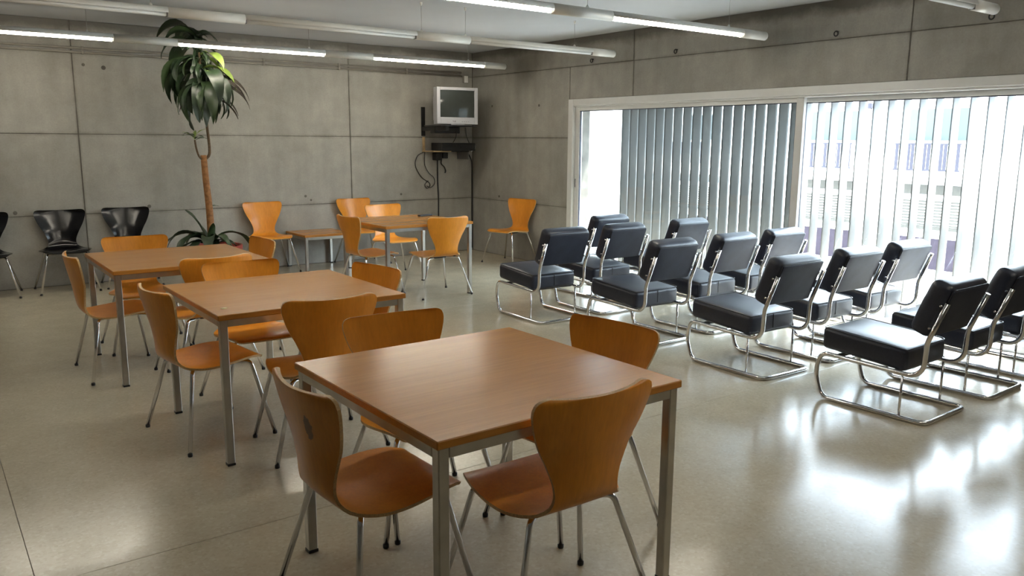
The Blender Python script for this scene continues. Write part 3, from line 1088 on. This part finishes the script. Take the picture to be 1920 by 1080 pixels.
MB().tube([(0.03, 0.0, 0.0), (0.05, 0.06, 0.0), (0.06, 0.12, 0.0)], 0.006, 6).build('lead', M['white_plastic'], sp)


def smooth_path(pts, n=8):
    out = []
    L = len(pts) - 1
    for i in range(L * n + 1):
        t = i / n
        out.append(tuple(catmull([p[k] for p in pts], t) for k in range(3)))
    return out


def cable(pts, r, label):
    o = MB().tube(smooth_path(pts), r, 6).build('cable', M['black_plastic'])
    return tag(o, label, 'cable', 'cables hanging below the television')


cable([(-0.59, -0.022, 1.30), (-0.585, -0.014, 1.0), (-0.575, -0.014, 0.75), (-0.578, -0.014, 0.4), (-0.575, -0.014, 0.02)], 0.009, 'straight black cable running down the back wall below the television')
cable([(-0.79, -0.03, 1.395), (-0.90, -0.015, 1.33), (-0.93, -0.015, 1.20), (-0.84, -0.015, 1.05), (-0.73, -0.015, 0.98), (-0.71, -0.015, 0.93), (-0.76, -0.018, 0.90), (-0.79, -0.018, 0.95), (-0.74, -0.020, 1.0)], 0.005, 'thin black cable bulging left in a wide loop on the back wall')
cable([(-0.80, -0.040, 1.385), (-0.80, -0.036, 1.22), (-0.74, -0.036, 1.11), (-0.66, -0.036, 1.04), (-0.65, -0.036, 0.96), (-0.71, -0.036, 0.91), (-0.77, -0.036, 0.93)], 0.005, 'thin black cable curling right inside the wider loop on the back wall')
cable([(-0.52, -0.02, 1.30), (-0.53, -0.02, 1.23), (-0.48, -0.02, 1.18), (-0.46, -0.02, 1.13), (-0.47, -0.02, 1.10)], 0.008, 'short black cable with a loose plug end below the video recorder')
cable([(-0.10, -0.03, 1.37), (-0.03, -0.02, 1.25), (-0.02, -0.014, 1.0), (-0.022, -0.014, 0.5), (-0.02, -0.014, 0.03)], 0.009, 'dark cable running straight down the room corner')
cable([(-0.52, -0.40, 1.66), (-0.47, -0.30, 1.58), (-0.45, -0.20, 1.515)], 0.004, 'short black lead between the television and the video recorder')
cable([(-0.15, -0.05, 1.72), (-0.12, -0.03, 1.60), (-0.10, -0.10, 1.47)], 0.005, 'black lead hanging from the right end of the television bracket')
tag(MB().tube([(-0.805, -0.012, 1.41), (-0.815, -0.012, 1.58)], 0.006, 6).build('cable', M['tan']), 'short tan cable rising from the left end of the wall shelf', 'cable', 'cables hanging below the television')

# ---------------------------------------------------------------- tall potted plant
PY = -0.90
pl = thing('potted_dracaena', 'tall potted dracaena with a bare cane trunk and drooping leaf crown', 'plant', (-3.88, PY, 0))
pot = MB().lathe([(0.19, 0.0), (0.20, 0.02), (0.255, 0.36), (0.262, 0.365), (0.275, 0.375), (0.278, 0.43), (0.268, 0.435), (0.250, 0.43), (0.245, 0.39)], 28).build('pot', M['terracotta'], pl)
MB().lathe([(0.246, 0.385), (0.15, 0.395), (0.01, 0.40)], 24).build('soil', M['soil'], pl)
cane = [(-0.03, 0, 0.39), (-0.035, 0, 0.60), (-0.04, 0.0, 0.85), (-0.055, 0, 1.10), (-0.065, 0, 1.375)]
MB().tube(smooth_path(cane), 0.03, 12, radii=[0.040 - 0.009 * k / 32 for k in range(33)]).build('trunk', M['cane'], pl)
sh1 = MB().tube(smooth_path([(-0.06, 0, 1.33), (-0.015, -0.01, 1.37), (-0.003, -0.01, 1.45), (-0.015, -0.01, 1.68), (-0.02, 0, 1.95), (-0.04, 0, 2.2), (-0.05, 0, 2.55)]), 0.013, 10, radii=[0.015 - 0.003 * k / 48 for k in range(49)]).build('shoot', M['shoot'], pl)
sh2 = MB().tube(smooth_path([(-0.07, -0.01, 1.32), (-0.11, -0.01, 1.36), (-0.135, -0.01, 1.44), (-0.145, -0.01, 1.53)]), 0.010, 8).build('shoot', M['shoot'], pl)


def leaf_mesh(length, width, arch, droop, mat, twist=0.0, name='leaf'):
    """a strap leaf that starts along +x, arches up, then hangs; arch/droop in degrees from the horizontal"""
    n = 12
    m = MB()
    p = Vector((0, 0, 0))
    rows_ = []
    for i in range(n + 1):
        s = i / n
        ang = math.radians(arch + (droop - arch) * (s ** 0.8))
        d = Vector((math.cos(ang), 0, math.sin(ang)))
        up = Vector((-math.sin(ang), 0, math.cos(ang)))
        if s < 0.12:
            wd = width * (0.28 + 0.9 * s)
        else:
            wd = width * (math.sin(PI * min(1, (s * 0.86 + 0.14))) ** 0.75) * 1.0
        wd = max(wd, 0.004)
        tw = twist * s
        ac = Vector((0, math.cos(tw), 0)) + up * math.sin(tw)
        wave = 0.10 * width * math.sin(s * 9.0)
        rows_.append([p + ac * (-wd / 2) + up * (0.18 * wd + wave), p + ac * (-wd / 4) + up * 0.05 * wd, p.copy(), p + ac * (wd / 4) + up * 0.05 * wd, p + ac * (wd / 2) + up * (0.18 * wd - wave)])
        p = p + d * (length / n)
    vs = [v for r_ in rows_ for v in r_]
    fs = []
    for i in range(n):
        for c in range(4):
            a = i * 5 + c
            fs.append((a, a + 1, a + 6, a + 5))
    m.add(vs, fs, 0, True)
    return m.mesh(name, mat)


crown_a = [leaf_mesh(0.60, 0.125, 50, -98, M['leaf'], 0.5), leaf_mesh(0.56, 0.120, 38, -96, M['leaf_dark'], -0.6), leaf_mesh(0.66, 0.135, 62, -93, M['leaf_dark'], 0.4),
           leaf_mesh(0.58, 0.125, 20, -95, M['leaf'], 0.9), leaf_mesh(0.52, 0.14, 5, -100, M['leaf_dark'], -0.8), leaf_mesh(0.62, 0.11, 70, -110, M['leaf_dark'], 1.0)]
crown_p = [leaf_mesh(0.44, 0.115, 30, -80, M['leaf_pale'], 0.5), leaf_mesh(0.40, 0.10, 20, -90, M['leaf_pale'], -0.3)]
crown_d = [leaf_mesh(0.58, 0.030, 45, -75, M['dead'], 2.5), leaf_mesh(0.50, 0.026, 25, -70, M['dead'], -2.0)]


def put_leaf(me, base, az, sc_=1.0, tilt=0.0, name='leaf'):
    o = link(name, me, pl, base)
    o.rotation_euler = (0, tilt, az)
    o.scale = (sc_, sc_, sc_)
    return o


lr = random.Random(33)
NL = 92
for k in range(NL):
    f = k / (NL - 1)
    z = 1.97 + 0.56 * f
    az = k * 2.399 + lr.uniform(-0.5, 0.5)
    s = lr.uniform(0.72, 1.08)
    if math.cos(az) > 0.3:
        s *= 0.85 if f < 0.5 else 0.62
    if f > 0.85:
        s *= 0.85
    if f < 0.15:
        s *= 0.8
    if f > 0.32 and math.sin(az) < -0.25:
        s *= 0.52                      # kept clear of the lamp tube in front
    bx_ = -0.02 - 0.035 * f
    tl = lr.uniform(0.1, 0.55) if f < 0.5 else (lr.uniform(-0.1, 0.3) if f < 0.8 else lr.uniform(-0.75, -0.3))
    put_leaf(crown_a[lr.randrange(6)], (bx_, 0, z), az, s, tl)
for (z, az, s, j) in ((2.24, -0.3, 1.0, 0), (2.22, -1.3, 0.9, 1), (2.08, -2.2, 0.85, 1), (2.06, -1.0, 0.8, 1), (2.38, -0.9, 0.8, 0), (2.34, 0.1, 0.8, 1)):
    put_leaf(crown_p[j], (-0.03, 0, z), az, s, 0.1)
for (z, az, s, j) in ((2.03, -0.2, 1.0, 0), (1.98, 0.1, 0.9, 1), (1.93, -0.6, 0.85, 1), (2.08, -0.5, 0.95, 0), (1.96, 3.3, 0.7, 1), (2.12, -0.15, 1.0, 0)):
    put_leaf(crown_d[j], (-0.02, 0, z), az, s, 0.1, 'withered_leaf')
base_a = [leaf_mesh(0.66, 0.10, 72, -80, M['leaf_dark'], 0.3), leaf_mesh(0.58, 0.125, 66, -75, M['leaf'], -0.4), leaf_mesh(0.44, 0.12, 84, 40, M['leaf'], 0.2), leaf_mesh(0.52, 0.145, 50, -60, M['leaf_dark'], 0.2)]
for (j, az, s, z) in ((0, PI + 0.1, 1.0, 0.42), (0, PI - 0.5, 0.82, 0.45), (1, -0.1, 0.85, 0.45), (3, -1.9, 1.0, 0.46), (3, -2.6, 0.95, 0.47), (1, -1.35, 0.8, 0.45), (2, 2.6, 0.95, 0.45), (3, -2.3, 0.9, 0.42), (1, -1.0, 0.6, 0.42), (3, -1.7, 0.75, 0.42), (0, -2.75, 0.75, 0.42), (3, 0.9, 0.9, 0.42), (1, 1.9, 0.9, 0.42), (3, -2.9, 0.7, 0.42), (2, -1.6, 0.7, 0.42), (3, -0.4, 0.55, 0.42)):
    put_leaf(base_a[j], (-0.05 + 0.04 * math.cos(az), 0.04 * math.sin(az), z), az, s)
spr = [leaf_mesh(0.16, 0.032, 35, -20, M['leaf'], 0.3), leaf_mesh(0.15, 0.030, 60, 10, M['leaf_pale'], 0.2)]
for k in range(7):
    put_leaf(spr[k % 2], (-0.145, -0.01, 1.52 + 0.008 * k), k * 2.4 + 0.3, 1.0)
put_leaf(spr[0], (-0.045, 0, 0.83), 0.0, 0.7)
